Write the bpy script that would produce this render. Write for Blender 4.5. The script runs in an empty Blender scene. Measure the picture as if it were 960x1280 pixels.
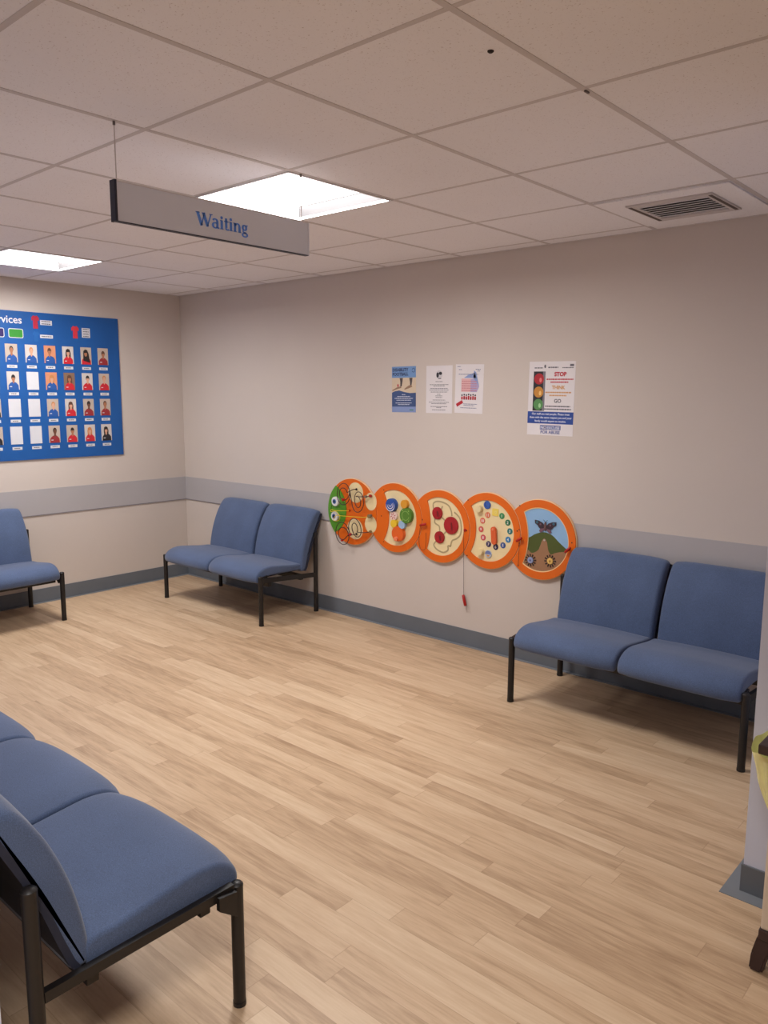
import bpy, bmesh, math, random
from mathutils import Vector, Matrix
random.seed(7)
PI = math.pi
scn = bpy.context.scene
COL = scn.collection
H = 2.4143                    # ceiling height

# ------------------------------------------------------------------ materials
def srgb(r, g, b):
    f = lambda c: (c/12.92 if c <= .04045 else ((c+.055)/1.055)**2.4)
    return (f(r/255), f(g/255), f(b/255), 1)

MATS = {}
def mat(name, rgb, rough=.6, metal=0, spec=.5, noise=0, nscale=40, bump=0, bscale=200, emit=0, alpha=1, sheen=0, coat=0):
    """procedural principled material: base colour varied by a noise texture"""
    if name in MATS: return MATS[name]
    m = bpy.data.materials.new(name); m.use_nodes = True
    nt = m.node_tree; b = nt.nodes['Principled BSDF']
    c = srgb(*rgb)
    b.inputs['Roughness'].default_value = rough
    b.inputs['Metallic'].default_value = metal
    b.inputs['Specular IOR Level'].default_value = spec
    b.inputs['Base Color'].default_value = c
    if sheen: b.inputs['Sheen Weight'].default_value = sheen
    if coat: b.inputs['Coat Weight'].default_value = coat
    if alpha < 1: b.inputs['Alpha'].default_value = alpha
    if emit:
        b.inputs['Emission Color'].default_value = (1, .97, .94, 1); b.inputs['Emission Strength'].default_value = emit
    tc = nt.nodes.new('ShaderNodeTexCoord')
    if noise:
        n = nt.nodes.new('ShaderNodeTexNoise'); n.inputs['Scale'].default_value = nscale; n.inputs['Detail'].default_value = 4
        r = nt.nodes.new('ShaderNodeValToRGB')
        r.color_ramp.elements[0].position = .3; r.color_ramp.elements[1].position = .7
        r.color_ramp.elements[0].color = tuple(v*(1-noise) for v in c[:3])+(1,)
        r.color_ramp.elements[1].color = tuple(min(1, v*(1+noise)) for v in c[:3])+(1,)
        nt.links.new(tc.outputs['Object'], n.inputs['Vector'])
        nt.links.new(n.outputs['Fac'], r.inputs['Fac']); nt.links.new(r.outputs['Color'], b.inputs['Base Color'])
    if bump:
        n2 = nt.nodes.new('ShaderNodeTexNoise'); n2.inputs['Scale'].default_value = bscale; n2.inputs['Detail'].default_value = 3
        bp = nt.nodes.new('ShaderNodeBump'); bp.inputs['Strength'].default_value = bump; bp.inputs['Distance'].default_value = .002
        nt.links.new(tc.outputs['Object'], n2.inputs['Vector'])
        nt.links.new(n2.outputs['Fac'], bp.inputs['Height']); nt.links.new(bp.outputs['Normal'], b.inputs['Normal'])
    MATS[name] = m
    return m

def floor_material():
    m = bpy.data.materials.new('wood_vinyl'); m.use_nodes = True
    nt = m.node_tree; N = nt.nodes; L = nt.links; b = N['Principled BSDF']
    def math_(op, a, bb=None):
        n = N.new('ShaderNodeMath'); n.operation = op
        for i, v in enumerate((a, bb)):
            if v is None: continue
            if isinstance(v, (int, float)): n.inputs[i].default_value = v
            else: L.new(v, n.inputs[i])
        return n.outputs[0]
    tc = N.new('ShaderNodeTexCoord'); sp = N.new('ShaderNodeSeparateXYZ'); L.new(tc.outputs['Object'], sp.inputs[0])
    X, Y = sp.outputs[0], sp.outputs[1]
    Wd, Ln = .078, .84
    yr = math_('DIVIDE', Y, Wd); row = math_('FLOOR', yr); fy = math_('FRACT', yr)
    wn = N.new('ShaderNodeTexWhiteNoise'); wn.noise_dimensions = '1D'; L.new(row, wn.inputs['W'])
    xr = math_('ADD', math_('DIVIDE', X, Ln), math_('MULTIPLY', wn.outputs['Value'], 7.3))
    colm = math_('FLOOR', xr); fx = math_('FRACT', xr)
    cb = N.new('ShaderNodeCombineXYZ'); L.new(row, cb.inputs[0]); L.new(colm, cb.inputs[1])
    w2 = N.new('ShaderNodeTexWhiteNoise'); w2.noise_dimensions = '2D'; L.new(cb.outputs[0], w2.inputs['Vector'])
    # grain
    gx = math_('ADD', math_('MULTIPLY', X, 3.2), math_('MULTIPLY', w2.outputs['Value'], 50))
    gy = math_('MULTIPLY', Y, 30)
    gv = N.new('ShaderNodeCombineXYZ'); L.new(gx, gv.inputs[0]); L.new(gy, gv.inputs[1])
    gn = N.new('ShaderNodeTexNoise'); gn.inputs['Scale'].default_value = 1; gn.inputs['Detail'].default_value = 6; gn.inputs['Roughness'].default_value = .6; gn.inputs['Distortion'].default_value = .6
    L.new(gv.outputs[0], gn.inputs['Vector'])
    gv2 = N.new('ShaderNodeCombineXYZ'); L.new(math_('MULTIPLY', gx, 3.0), gv2.inputs[0]); L.new(math_('MULTIPLY', Y, 150), gv2.inputs[1])
    gn2 = N.new('ShaderNodeTexNoise'); gn2.inputs['Scale'].default_value = 1; gn2.inputs['Detail'].default_value = 3
    L.new(gv2.outputs[0], gn2.inputs['Vector'])
    t = math_('ADD', math_('MULTIPLY', w2.outputs['Value'], .34), math_('ADD', math_('MULTIPLY', gn.outputs['Fac'], .95), math_('MULTIPLY', gn2.outputs['Fac'], .36)))
    t = math_('SUBTRACT', t, .36)
    rp = N.new('ShaderNodeValToRGB'); e = rp.color_ramp.elements
    e[0].position = .10; e[0].color = srgb(*FLOOR_C[0]); e[1].position = .85; e[1].color = srgb(*FLOOR_C[2])
    k = e.new(.45); k.color = srgb(*FLOOR_C[1])
    L.new(t, rp.inputs['Fac'])
    # thin joints between planks
    ey = math_('MINIMUM', fy, math_('SUBTRACT', 1, fy)); ex = math_('MINIMUM', fx, math_('SUBTRACT', 1, fx))
    j = math_('MAXIMUM', math_('LESS_THAN', ey, .012), math_('LESS_THAN', ex, .0016))
    mx = N.new('ShaderNodeMix'); mx.data_type = 'RGBA'; L.new(math_('MULTIPLY', j, .35), mx.inputs['Factor'])
    L.new(rp.outputs['Color'], mx.inputs[6]); mx.inputs[7].default_value = srgb(140, 105, 78)
    L.new(mx.outputs[2], b.inputs['Base Color'])
    b.inputs['Roughness'].default_value = .42; b.inputs['Specular IOR Level'].default_value = .45
    bp = N.new('ShaderNodeBump'); bp.inputs['Strength'].default_value = .12; bp.inputs['Distance'].default_value = .001
    L.new(gn2.outputs['Fac'], bp.inputs['Height']); L.new(bp.outputs['Normal'], b.inputs['Normal'])
    return m

def tile_material():
    """mineral fibre ceiling tile: pale, with fine dark pits"""
    m = bpy.data.materials.new('ceiling_tile'); m.use_nodes = True
    nt = m.node_tree; N = nt.nodes; L = nt.links; b = N['Principled BSDF']
    tc = N.new('ShaderNodeTexCoord')
    v = N.new('ShaderNodeTexNoise'); v.inputs['Scale'].default_value = 190; v.inputs['Detail'].default_value = 2
    r = N.new('ShaderNodeValToRGB'); r.color_ramp.elements[0].position = .27; r.color_ramp.elements[1].position = .36
    r.color_ramp.elements[0].color = srgb(212, 204, 202); r.color_ramp.elements[1].color = srgb(*CEIL_C)
    L.new(tc.outputs['Object'], v.inputs['Vector']); L.new(v.outputs['Fac'], r.inputs['Fac'])
    n2 = N.new('ShaderNodeTexNoise'); n2.inputs['Scale'].default_value = 1.1
    L.new(tc.outputs['Object'], n2.inputs['Vector'])
    mp = N.new('ShaderNodeMapRange'); mp.inputs['To Min'].default_value = .93; mp.inputs['To Max'].default_value = 1.05
    L.new(n2.outputs['Fac'], mp.inputs['Value'])
    mx = N.new('ShaderNodeMix'); mx.data_type = 'RGBA'; mx.blend_type = 'MULTIPLY'; mx.inputs['Factor'].default_value = 1
    L.new(r.outputs['Color'], mx.inputs[6]); L.new(mp.outputs['Result'], mx.inputs[7]); L.new(mx.outputs[2], b.inputs['Base Color'])
    b.inputs['Roughness'].default_value = .95; b.inputs['Specular IOR Level'].default_value = .1
    return m

def fabric_material(name, rgb, rough=.85):
    m = bpy.data.materials.new(name); m.use_nodes = True
    nt = m.node_tree; N = nt.nodes; L = nt.links; b = N['Principled BSDF']
    tc = N.new('ShaderNodeTexCoord')
    n1 = N.new('ShaderNodeTexNoise'); n1.inputs['Scale'].default_value = 420; n1.inputs['Detail'].default_value = 2
    n2 = N.new('ShaderNodeTexNoise'); n2.inputs['Scale'].default_value = 5; n2.inputs['Detail'].default_value = 3
    ad = N.new('ShaderNodeMath'); ad.operation = 'MULTIPLY_ADD'; ad.inputs[1].default_value = .35
    L.new(tc.outputs['Object'], n1.inputs['Vector']); L.new(tc.outputs['Object'], n2.inputs['Vector'])
    L.new(n2.outputs['Fac'], ad.inputs[0]); L.new(n1.outputs['Fac'], ad.inputs[2])
    r = N.new('ShaderNodeValToRGB'); c = srgb(*rgb)
    r.color_ramp.elements[0].position = .45; r.color_ramp.elements[0].color = tuple(v*.72 for v in c[:3])+(1,)
    r.color_ramp.elements[1].position = .9; r.color_ramp.elements[1].color = tuple(v*1.3 for v in c[:3])+(1,)
    L.new(ad.outputs[0], r.inputs['Fac']); L.new(r.outputs['Color'], b.inputs['Base Color'])
    b.inputs['Roughness'].default_value = rough; b.inputs['Specular IOR Level'].default_value = .25
    b.inputs['Sheen Weight'].default_value = .25; b.inputs['Sheen Roughness'].default_value = .5
    bp = N.new('ShaderNodeBump'); bp.inputs['Strength'].default_value = .25; bp.inputs['Distance'].default_value = .001
    L.new(n1.outputs['Fac'], bp.inputs['Height']); L.new(bp.outputs['Normal'], b.inputs['Normal'])
    return m

FLOOR_C = ((162, 132, 102), (198, 168, 136), (217, 192, 161))
CEIL_C = (246, 243, 245)
WALL_C = (207, 196, 188)
M_floor = floor_material(); M_tile = tile_material()
M_wall = mat('wall_paint', WALL_C, .8, noise=.02, nscale=1.5, bump=.05, bscale=120, spec=.3)
M_wallgrey = mat('wall_paint_grey', (216, 221, 240), .75, noise=.02, nscale=2, bump=.05, bscale=120, spec=.3)
M_band = mat('wall_guard', (176, 172, 174), .5, noise=.02, nscale=3)
M_bandedge = mat('wall_guard_edge', (128, 124, 128), .5, noise=.02, nscale=3)
M_base = mat('skirting_vinyl', (104, 110, 118), .5, noise=.05, nscale=6)
M_cove = mat('cove_vinyl', (122, 126, 132), .5, noise=.05, nscale=6)
M_grid = mat('grid_metal', (206, 198, 196), .6, noise=.03, nscale=8)
M_hook = mat('hook_metal', (112, 102, 98), .5, noise=.05, nscale=20)
M_fab = fabric_material('blue_fabric', (80, 96, 128))
M_black = mat('black_metal', (24, 21, 21), .42, noise=.15, nscale=30)
M_cap = mat('black_plastic', (24, 22, 23), .45, noise=.1, nscale=40)
M_board = mat('navy_board', (36, 40, 58), .8, noise=.1, nscale=20)
M_orange = mat('orange_paint', (226, 104, 12), .35, noise=.04, nscale=8)
M_creamw = mat('cream_wood', (236, 216, 168), .5, noise=.04, nscale=10)
M_edge = mat('pale_wood_edge', (240, 192, 150), .6, noise=.04, nscale=20)
M_red = mat('red_plastic', (176, 26, 22), .4, noise=.06, nscale=20)
M_cord = mat('dark_cord', (52, 36, 34), .7, noise=.1, nscale=60)
M_white = mat('white_paper', (226, 220, 222), .7, noise=.02, nscale=9)
M_sign = mat('silver_sign', (230, 233, 243), .45, noise=.02, nscale=6)
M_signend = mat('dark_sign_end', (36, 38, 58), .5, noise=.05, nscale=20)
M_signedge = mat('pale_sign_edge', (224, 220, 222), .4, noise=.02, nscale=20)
M_signtext = mat('blue_lettering', (98, 152, 246), .5, noise=.02, nscale=20)
M_diff = mat('lit_diffuser', (255, 255, 255), .5, emit=3.0, noise=.01, nscale=3)
M_reflector = mat('light_recess', (190, 188, 188), .6, spec=.1, noise=.02, nscale=3)
M_recess_shade = mat('light_recess_shade', (56, 54, 55), .6, spec=.1, noise=.02, nscale=3)  # darker copy of the recess colour, shade painted into two of the sides
M_boardblue = mat('noticeboard_blue', (15, 84, 156), .5, noise=.06, nscale=4)
M_slot = mat('dark_slot', (42, 36, 36), .8, noise=.1, nscale=20)
def paint(name, rgb, rough=.5): return mat(name, rgb, rough, noise=.03, nscale=14)

# ------------------------------------------------------------------ helpers
def finish(bm, name, material, parent=None, smooth=False, loc=None, recalc=True):
    if recalc: bmesh.ops.recalc_face_normals(bm, faces=bm.faces)
    me = bpy.data.meshes.new(name); bm.to_mesh(me); bm.free()
    mats = material if isinstance(material, (list, tuple)) else [material]
    for m in mats: me.materials.append(m)
    if smooth:
        for p in me.polygons: p.use_smooth = True
    o = bpy.data.objects.new(name, me); COL.objects.link(o)
    if parent: o.parent = parent
    if loc: o.location = loc
    return o

def autosmooth(o, ang=40):
    me = o.data
    for p in me.polygons: p.use_smooth = True
    me.set_sharp_from_angle(angle=math.radians(ang))

def bx(bm, x0, x1, y0, y1, z0, z1, bev=0, mi=0):
    vs = [bm.verts.new((x, y, z)) for z in (z0, z1) for x, y in ((x0, y0), (x1, y0), (x1, y1), (x0, y1))]
    fs = [(0, 3, 2, 1), (4, 5, 6, 7), (0, 1, 5, 4), (1, 2, 6, 5), (2, 3, 7, 6), (3, 0, 4, 7)]
    faces = [bm.faces.new([vs[i] for i in f]) for f in fs]
    for f in faces: f.material_index = mi
    if bev:
        es = list({e for f in faces for e in f.edges})
        bmesh.ops.bevel(bm, geom=es, offset=bev, segments=2, affect='EDGES', profile=.6)

def box(name, dims, material, parent=None, bev=0):
    bm = bmesh.new(); bx(bm, *dims, bev); return finish(bm, name, material, parent)

def tube(bm, pts, r, n=10, cap=True, closed=False):
    pts = [Vector(p) for p in pts]; k = len(pts); rings = []
    t0 = (pts[1]-pts[0]).normalized(); nrm = t0.orthogonal().normalized()
    for i in range(k):
        a = pts[max(0, i-1)]; c = pts[min(k-1, i+1)]
        t = (c-a).normalized() if (c-a).length > 1e-9 else t0
        nrm = (nrm - t*nrm.dot(t)).normalized(); bn = t.cross(nrm)
        rr = r[i] if isinstance(r, (list, tuple)) else r
        rings.append([bm.verts.new(pts[i] + (nrm*math.cos(2*PI*j/n)+bn*math.sin(2*PI*j/n))*rr) for j in range(n)])
    for i in range(k-1):
        for j in range(n):
            bm.faces.new((rings[i][j], rings[i][(j+1) % n], rings[i+1][(j+1) % n], rings[i+1][j]))
    if cap:
        bm.faces.new(rings[0][::-1]); bm.faces.new(rings[-1])

def catmull(P, n=8, closed=False):
    out = []; k = len(P)
    rng = range(k) if closed else range(k-1)
    for i in rng:
        g = (lambda j: P[j % k]) if closed else (lambda j: P[min(max(j, 0), k-1)])
        p0, p1, p2, p3 = g(i-1), g(i), g(i+1), g(i+2)
        for s in range(n):
            t = s/n
            out.append(tuple(.5*((2*b)+(-a+c)*t+(2*a-5*b+4*c-d)*t*t+(-a+3*b-3*c+d)*t**3) for a, b, c, d in zip(p0, p1, p2, p3)))
    if not closed: out.append(tuple(P[-1]))
    return out

# flat shapes: (u right, v up, d out of the wall)
def on_back(u, v, d): return (u, -d, v)          # facing -Y
def on_left(u, v, d): return (d, u, v)           # facing +X

def poly(bm, pts, d0, d1, mp, mi=0):
    """a prism from d0 (hidden) to d1 (front); only front + sides"""
    f = [bm.verts.new(mp(u, v, d1)) for u, v in pts]
    fc = bm.faces.new(f); fc.material_index = mi
    if abs(d1-d0) > 1e-7:
        b = [bm.verts.new(mp(u, v, d0)) for u, v in pts]
        n = len(pts)
        for i in range(n):
            q = bm.faces.new((f[i], f[(i+1) % n], b[(i+1) % n], b[i])); q.material_index = mi
        q = bm.faces.new(b[::-1]); q.material_index = mi

def circ(cx, cy, r, n=32, ry=None, a0=0, a1=2*PI, end=False):
    ry = ry or r; m = n+1 if end else n
    return [(cx+r*math.cos(a0+(a1-a0)*i/n), cy+ry*math.sin(a0+(a1-a0)*i/n)) for i in range(m)]
def rect(x0, y0, x1, y1): return [(x0, y0), (x1, y0), (x1, y1), (x0, y1)]
def rrect(x0, y0, x1, y1, r, n=5):
    o = []
    for cx, cy, a in ((x1-r, y0+r, -PI/2), (x1-r, y1-r, 0), (x0+r, y1-r, PI/2), (x0+r, y0+r, PI)):
        o += [(cx+r*math.cos(a+PI/2*i/n), cy+r*math.sin(a+PI/2*i/n)) for i in range(n+1)]
    return o

def holed(name, loops, d0, d1, mp, material, parent=None):
    """plate with holes: filled 2D curve -> mesh -> mapped"""
    cu = bpy.data.curves.new('tmp', 'CURVE'); cu.dimensions = '2D'; cu.fill_mode = 'BOTH'; cu.extrude = (d1-d0)/2
    for lp in loops:
        s = cu.splines.new('POLY'); s.points.add(len(lp)-1); s.use_cyclic_u = True
        for p, (u, v) in zip(s.points, lp): p.co = (u, v, 0, 1)
    return curve_to_obj(cu, name, (d0+d1)/2, mp, material, parent)

def curve_to_obj(cu, name, dmid, mp, material, parent, off=(0, 0), rot=0):
    t = bpy.data.objects.new('tmp', cu); COL.objects.link(t)
    dg = bpy.context.evaluated_depsgraph_get()
    me = bpy.data.meshes.new_from_object(t.evaluated_get(dg))
    c, s = math.cos(rot), math.sin(rot)
    for v in me.vertices:
        u, w = v.co.x*c-v.co.y*s+off[0], v.co.x*s+v.co.y*c+off[1]
        v.co = mp(u, w, v.co.z+dmid)
    bpy.data.objects.remove(t); bpy.data.curves.remove(cu)
    me.name = name; me.materials.clear(); me.materials.append(material)
    for p in me.polygons: p.material_index = 0
    o = bpy.data.objects.new(name, me); COL.objects.link(o)
    if parent: o.parent = parent
    return o

def text_mesh(lines, d, mp, name, material, parent):
    """lines: (string, u, v, size, align, offset[, rotation]) joined into one mesh of lettering"""
    bm = bmesh.new()
    for ln in lines:
        s, u, v, size, al, bold = ln[:6]; rot = ln[6] if len(ln) > 6 else 0
        cu = bpy.data.curves.new('tmp', 'FONT'); cu.body = s; cu.size = size; cu.align_x = al; cu.offset = bold; cu.extrude = .0002
        cu.resolution_u = 3
        o = curve_to_obj(cu, 'tmp', d, mp, material, None, (u, v), rot)
        bm.from_mesh(o.data); me = o.data; bpy.data.objects.remove(o); bpy.data.meshes.remove(me)
    return finish(bm, name, material, parent, recalc=False)

def tag(o, label, cat, group=None, kind=None):
    o['label'] = label; o['category'] = cat
    if group: o['group'] = group
    if kind: o['kind'] = kind
    return o
def thing(name, label, cat, loc=(0, 0, 0), rz=0, group=None):
    o = bpy.data.objects.new(name, None); COL.objects.link(o); o.empty_display_size = .1
    o.location = loc; o.rotation_euler = (0, 0, rz)
    return tag(o, label, cat, group)
def struct(o): o['kind'] = 'structure'; return o
def kids(o): return [c for c in COL.objects if c.parent == o]
def copy_tree(o, parent=None):
    c = o.copy(); COL.objects.link(c); c.parent = parent
    for ch in kids(o): copy_tree(ch, c)
    return c

# ------------------------------------------------------------------ room shell
XE, YF = 7.4, -6.4            # far corridor wall, wall behind the viewer
WY = -3.437                   # face of the partition behind the near bench
struct(box('floor', (-.1, XE+.1, YF-.1, .1, -.08, 0), M_floor))
struct(box('wall_back', (-.1, XE+.1, 0, .1, -.08, H+.15), M_wall))
struct(box('wall_left', (-.1, 0, YF, 0, -.08, H+.15), M_wall))
struct(box('wall_front', (-.1, XE+.1, YF-.1, YF, -.08, H+.15), M_wall))
struct(box('wall_far_right', (XE, XE+.1, YF, 0, -.08, H+.15), M_wall))
struct(box('wall_right', (5.191, 5.46, -1.466, 0, 0, H+.15), M_wallgrey))
struct(box('wall_near', (0, 4.345, -3.56, WY, 0, H+.15), M_wallgrey))
# ceiling tiles and their grid
GX0, GY0, T = 4.7618, -.1264, .6
xs = [GX0 + T*i for i in range(-8, 5)]; ys = [GY0 - T*j for j in range(0, 11)]
LIGHTS = [(2.9618, -1.9264), (.5618, -1.9264)]          # lower-left corners of the lit tiles
bm = bmesh.new()
ex = [0]+[x for x in xs if .02 < x < XE]+[XE]; ey = [YF]+sorted(y for y in ys if y > YF+.02)+[0]
for i in range(len(ex)-1):
    for j in range(len(ey)-1):
        if any(abs(ex[i]-a) < .05 and abs(ey[j]-b) < .05 for a, b in LIGHTS): continue
        bx(bm, ex[i]+.003, ex[i+1]-.003, ey[j]+.003, ey[j+1]-.003, H-.001, H+.02)
struct(finish(bm, 'ceiling', M_tile))
bm = bmesh.new()
for x in ex[1:-1]: bx(bm, x-.0095, x+.0095, YF, 0, H-.0025, H+.0035)
for y in ey[1:-1]: bx(bm, 0, XE, y-.0085, y+.0085, H-.002, H+.0038)
bx(bm, 0, XE, -.016, 0, H-.003, H+.0035); bx(bm, 0, .016, YF, 0, H-.003, H+.0035)
struct(finish(bm, 'trim_1', M_grid))
struct(box('trim_2', (-.1, XE+.1, YF-.1, .1, H+.12, H+.15), M_wall))     # slab over the ceiling void
# skirting and cove strips
def skirting(name, dims): return struct(box(name, dims, M_base, bev=.002))
skirting('baseboard_back', (0, 5.191, -.006, 0, .0, .108))
skirting('baseboard_left', (0, .006, WY, 0, .0, .108))
skirting('baseboard_right', (5.185, 5.466, -1.472, -.006, .0, .094))
skirting('baseboard_near', (0, 4.351, -3.566, WY+.006, .0, .1))
for n, d in (('trim_3', (0.006, 5.185, -.03, -.006, 0, .003)), ('trim_4', (.006, .03, WY, -.03, 0, .003)),
             ('trim_5', (5.138, 5.466, -1.522, -1.472, 0, .002)), ('trim_6', (5.138, 5.185, -1.472, -.03, 0, .002))):
    struct(box(n, d, M_cove))
# wall protection band
bm = bmesh.new(); bx(bm, .005, 5.191, -.005, 0, .679, .874); bx(bm, .005, 5.191, -.0065, 0, .673, .679, mi=1)
struct(finish(bm, 'trim_7', [M_band, M_bandedge]))
bm = bmesh.new(); bx(bm, 0, .005, WY, 0, .679, .874); bx(bm, 0, .0065, WY, 0, .673, .679, mi=1)
struct(finish(bm, 'trim_8', [M_band, M_bandedge]))

# ------------------------------------------------------------------ ceiling lights
def lamp(name, x, y, z, size, power, parent=None):
    l = bpy.data.lights.new(name, 'AREA'); l.shape = 'SQUARE'; l.size = size; l.energy = power; l.color = LAMP_C
    o = bpy.data.objects.new(name, l); COL.objects.link(o); o.location = (x, y, z)
    if name == 'corridor_lamp': l.color = (1, .98, .97); l.spread = math.radians(125)
    if parent: o.parent = parent
    return o
LAMP_C = (1, .98, .96)
def ceiling_light(x, y, label):
    t = thing('ceiling_light', label, 'ceiling light', (x+.3, y+.3, H), 0, 'square recessed ceiling lights')
    a, h = .285, .058
    o = .296
    holed('frame', [rect(-o, -o, o, o), rect(-a, -a, a, a)], -.006, .004, lambda u, v, d: (u, v, d), M_signedge, t)
    b_ = .282
    lo = [(-a, -a, .004), (a, -a, .004), (a, a, .004), (-a, a, .004)]
    hi = [(-b_, -b_, h), (b_, -b_, h), (b_, b_, h), (-b_, b_, h)]
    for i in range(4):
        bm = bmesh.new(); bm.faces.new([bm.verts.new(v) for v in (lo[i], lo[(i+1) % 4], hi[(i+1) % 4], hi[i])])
        finish(bm, ('shaded_side', 'reflector')[i % 2], (M_recess_shade, M_reflector)[i % 2], t)  # the two Y sides get the painted shade, the X sides stay pale
    box('diffuser', (-b_, b_, -b_, b_, h-.004, h), M_diff, t)
    return t
t = ceiling_light(*LIGHTS[0], 'lit square ceiling light behind the hanging Waiting sign')
lamp('lamp', 0, 0, .0525, .563, 42, t)
t = ceiling_light(*LIGHTS[1], 'lit square ceiling light at the left edge, above the blue photo board')
lamp('lamp', 0, 0, .0525, .563, 37, t)
# the corridor's own lamps behind the viewer
lamp('corridor_lamp', 5.66, -4.03, H-.012, .5, 32)
lamp('corridor_lamp', 5.66, -6.0, H-.012, .4, 10)

# ------------------------------------------------------------------ benches
def pad_mesh(profile, hw, r, crown=0, top_round=0, front_round=0):
    prof = catmull(profile, 6, closed=True); n = len(prof)
    area = sum(prof[i][0]*prof[(i+1) % n][1]-prof[(i+1) % n][0]*prof[i][1] for i in range(n))
    nr = []
    for i in range(n):
        a, c = prof[i-1], prof[(i+1) % n]; tx, ty = c[0]-a[0], c[1]-a[1]; l = math.hypot(tx, ty) or 1
        s = 1 if area > 0 else -1
        nr.append((ty/l*s, -tx/l*s))
    z0 = min(p[1] for p in prof); z1 = max(p[1] for p in prof)
    st = []
    for k in range(7):
        a = k/6*PI/2; st.append((hw-r+r*math.sin(PI/2-a)*1.0, r*(1-math.sin(a)) if k else r*.999))
    # outermost first: x=hw, inset=r  ->  x=hw-r, inset=0
    xsn = [(-x, o) for x, o in st] + [(x_, 0) for x_ in [(-1+2*j/12)*(hw-r) for j in range(1, 12)]] + [(x, o) for x, o in st[::-1]]
    bm = bmesh.new(); rings = []
    for x, off in xsn:
        c = crown*(1-(x/hw)**2)
        ring = []
        for (y, z), (ny, nz) in zip(prof, nr):
            up = max(0, nz if top_round == 0 else -ny)
            yy, zz = y-ny*off, z-nz*off
            yy += ny*c*up; zz += nz*c*up
            if top_round:
                w = max(0, (z-z0)/(z1-z0)); zz -= top_round*(abs(x)/hw)**6*w**3
            if front_round: yy += front_round*(abs(x)/hw)**5*max(0, (-.05-y)/.25)**1.5
            ring.append(bm.verts.new((x, yy, zz)))
        rings.append(ring)
    for i in range(len(rings)-1):
        for j in range(n):
            bm.faces.new((rings[i][j], rings[i][(j+1) % n], rings[i+1][(j+1) % n], rings[i+1][j]))
    bm.faces.new(rings[0][::-1]); bm.faces.new(rings[-1])
    return bm

SEAT = [(.132, .374), (.05, .380), (-.06, .393), (-.16, .402), (-.235, .392), (-.285, .365), (-.303, .335), (-.298, .308), (-.278, .300), (-.25, .316), (-.2, .334), (-.08, .336), (.05, .333), (.118, .332), (.142, .352)]
BACK = [(y+.018, z-(.016 if z < .36 else 0)) for y, z in [(.108, .350), (.116, .42), (.142, .53), (.18, .63), (.218, .70), (.25, .742), (.28, .757), (.306, .75), (.312, .73), (.29, .68), (.245, .585), (.205, .49), (.175, .40), (.155, .345), (.13, .334)]]
def tube_part(name, pts, r, m, parent, n=14):
    bm = bmesh.new(); tube(bm, pts, r, n); o = finish(bm, name, m, parent); autosmooth(o); return o

def make_bench(n, label, lift=0, flat_rail=False):
    t = thing('waiting_bench', label, 'bench', (0, 0, 0), 0, 'blue fabric waiting benches')
    pw = .566; w = pw*n; L = w/2+.012
    for s in (-1, 1):
        for y, top in ((-.26, .338), (.26, .582)):
            lg = tube_part('leg', [(s*L, y, .004), (s*L, y, top)], .0165, M_black, t)
            tube_part('end_cap', [(s*L, y, top), (s*L, y, top+.005), (s*L, y, top+.010), (s*L, y, top+.012)], [.017, .017, .012, .004], M_cap, lg)
            tube_part('foot_cap', [(s*L, y, 0), (s*L, y, .012)], .0175, M_cap, lg)
        bm = bmesh.new()
        pr = [(-.245, .352), (.245, .350), (.245, .325), (-.245, .327)] if flat_rail else [(-.245, .334), (.245, .294), (.245, .262), (-.245, .302)]
        for_x = (s*L-.009, s*L+.009)
        a = [bm.verts.new((for_x[0], y, z)) for y, z in pr]; b = [bm.verts.new((for_x[1], y, z)) for y, z in pr]
        bm.faces.new(a[::-1]); bm.faces.new(b)
        for i in range(4): bm.faces.new((a[i], a[(i+1) % 4], b[(i+1) % 4], b[i]))
        finish(bm, 'side_rail', M_black, t)
        # gusset where the seat bolts to the front leg, bracket where the back bolts to the rear leg
        bm = bmesh.new(); poly(bm, [(-.245, .338), (-.19, .345), (-.19, .31), (-.245, .268)], s*L-.022, s*L-.009, lambda u, v, d: (d, u, v)); finish(bm, 'gusset', M_black, t)
        bm = bmesh.new(); tube(bm, [(s*L, .252, .555), (s*(L-.04), .236, .555)], .011, 10); finish(bm, 'bracket', M_black, t)
    zr = .034 if flat_rail else 0
    box('cross_rail', (-L+.01, L-.01, -.185, -.155, .262+zr, .306+zr), M_black, t, .003)
    box('cross_rail', (-L+.01, L-.01, .115, .145, .258+zr, .298+zr), M_black, t, .003)
    for i in range(n):
        cx = -w/2+pw*(i+.5); hw = pw/2-.006
        o = finish(pad_mesh([(y, z-(.022 if flat_rail and z < .353 and y > -.26 else 0)) for y, z in SEAT], hw, .013, .008, 0, .024), 'seat', M_fab, t, True); o.location = (cx, 0, lift)
        bm = bmesh.new(); bx(bm, -hw+.05, hw-.05, -.20, .15, .318, .34); u = finish(bm, 'seat_base', M_board, o)
        o = finish(pad_mesh(BACK, hw-(.001 if flat_rail else .006), .019, .008, .014), 'backrest', M_fab, t, True); o.location = (cx, 0, lift)
        bm = bmesh.new(); rear = [(.140, .318), (.155, .345), (.175, .40), (.205, .49), (.245, .585), (.29, .68), (.308, .722)]; poly(bm, [(y_+.008, z_+.004) for y_, z_ in rear]+[(y_+.0235, z_) for y_, z_ in rear[::-1]], -hw+.001, hw-.001, lambda u_, v, d: (d, u_, v)); finish(bm, 'back_board', M_board, o)
    return t

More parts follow.
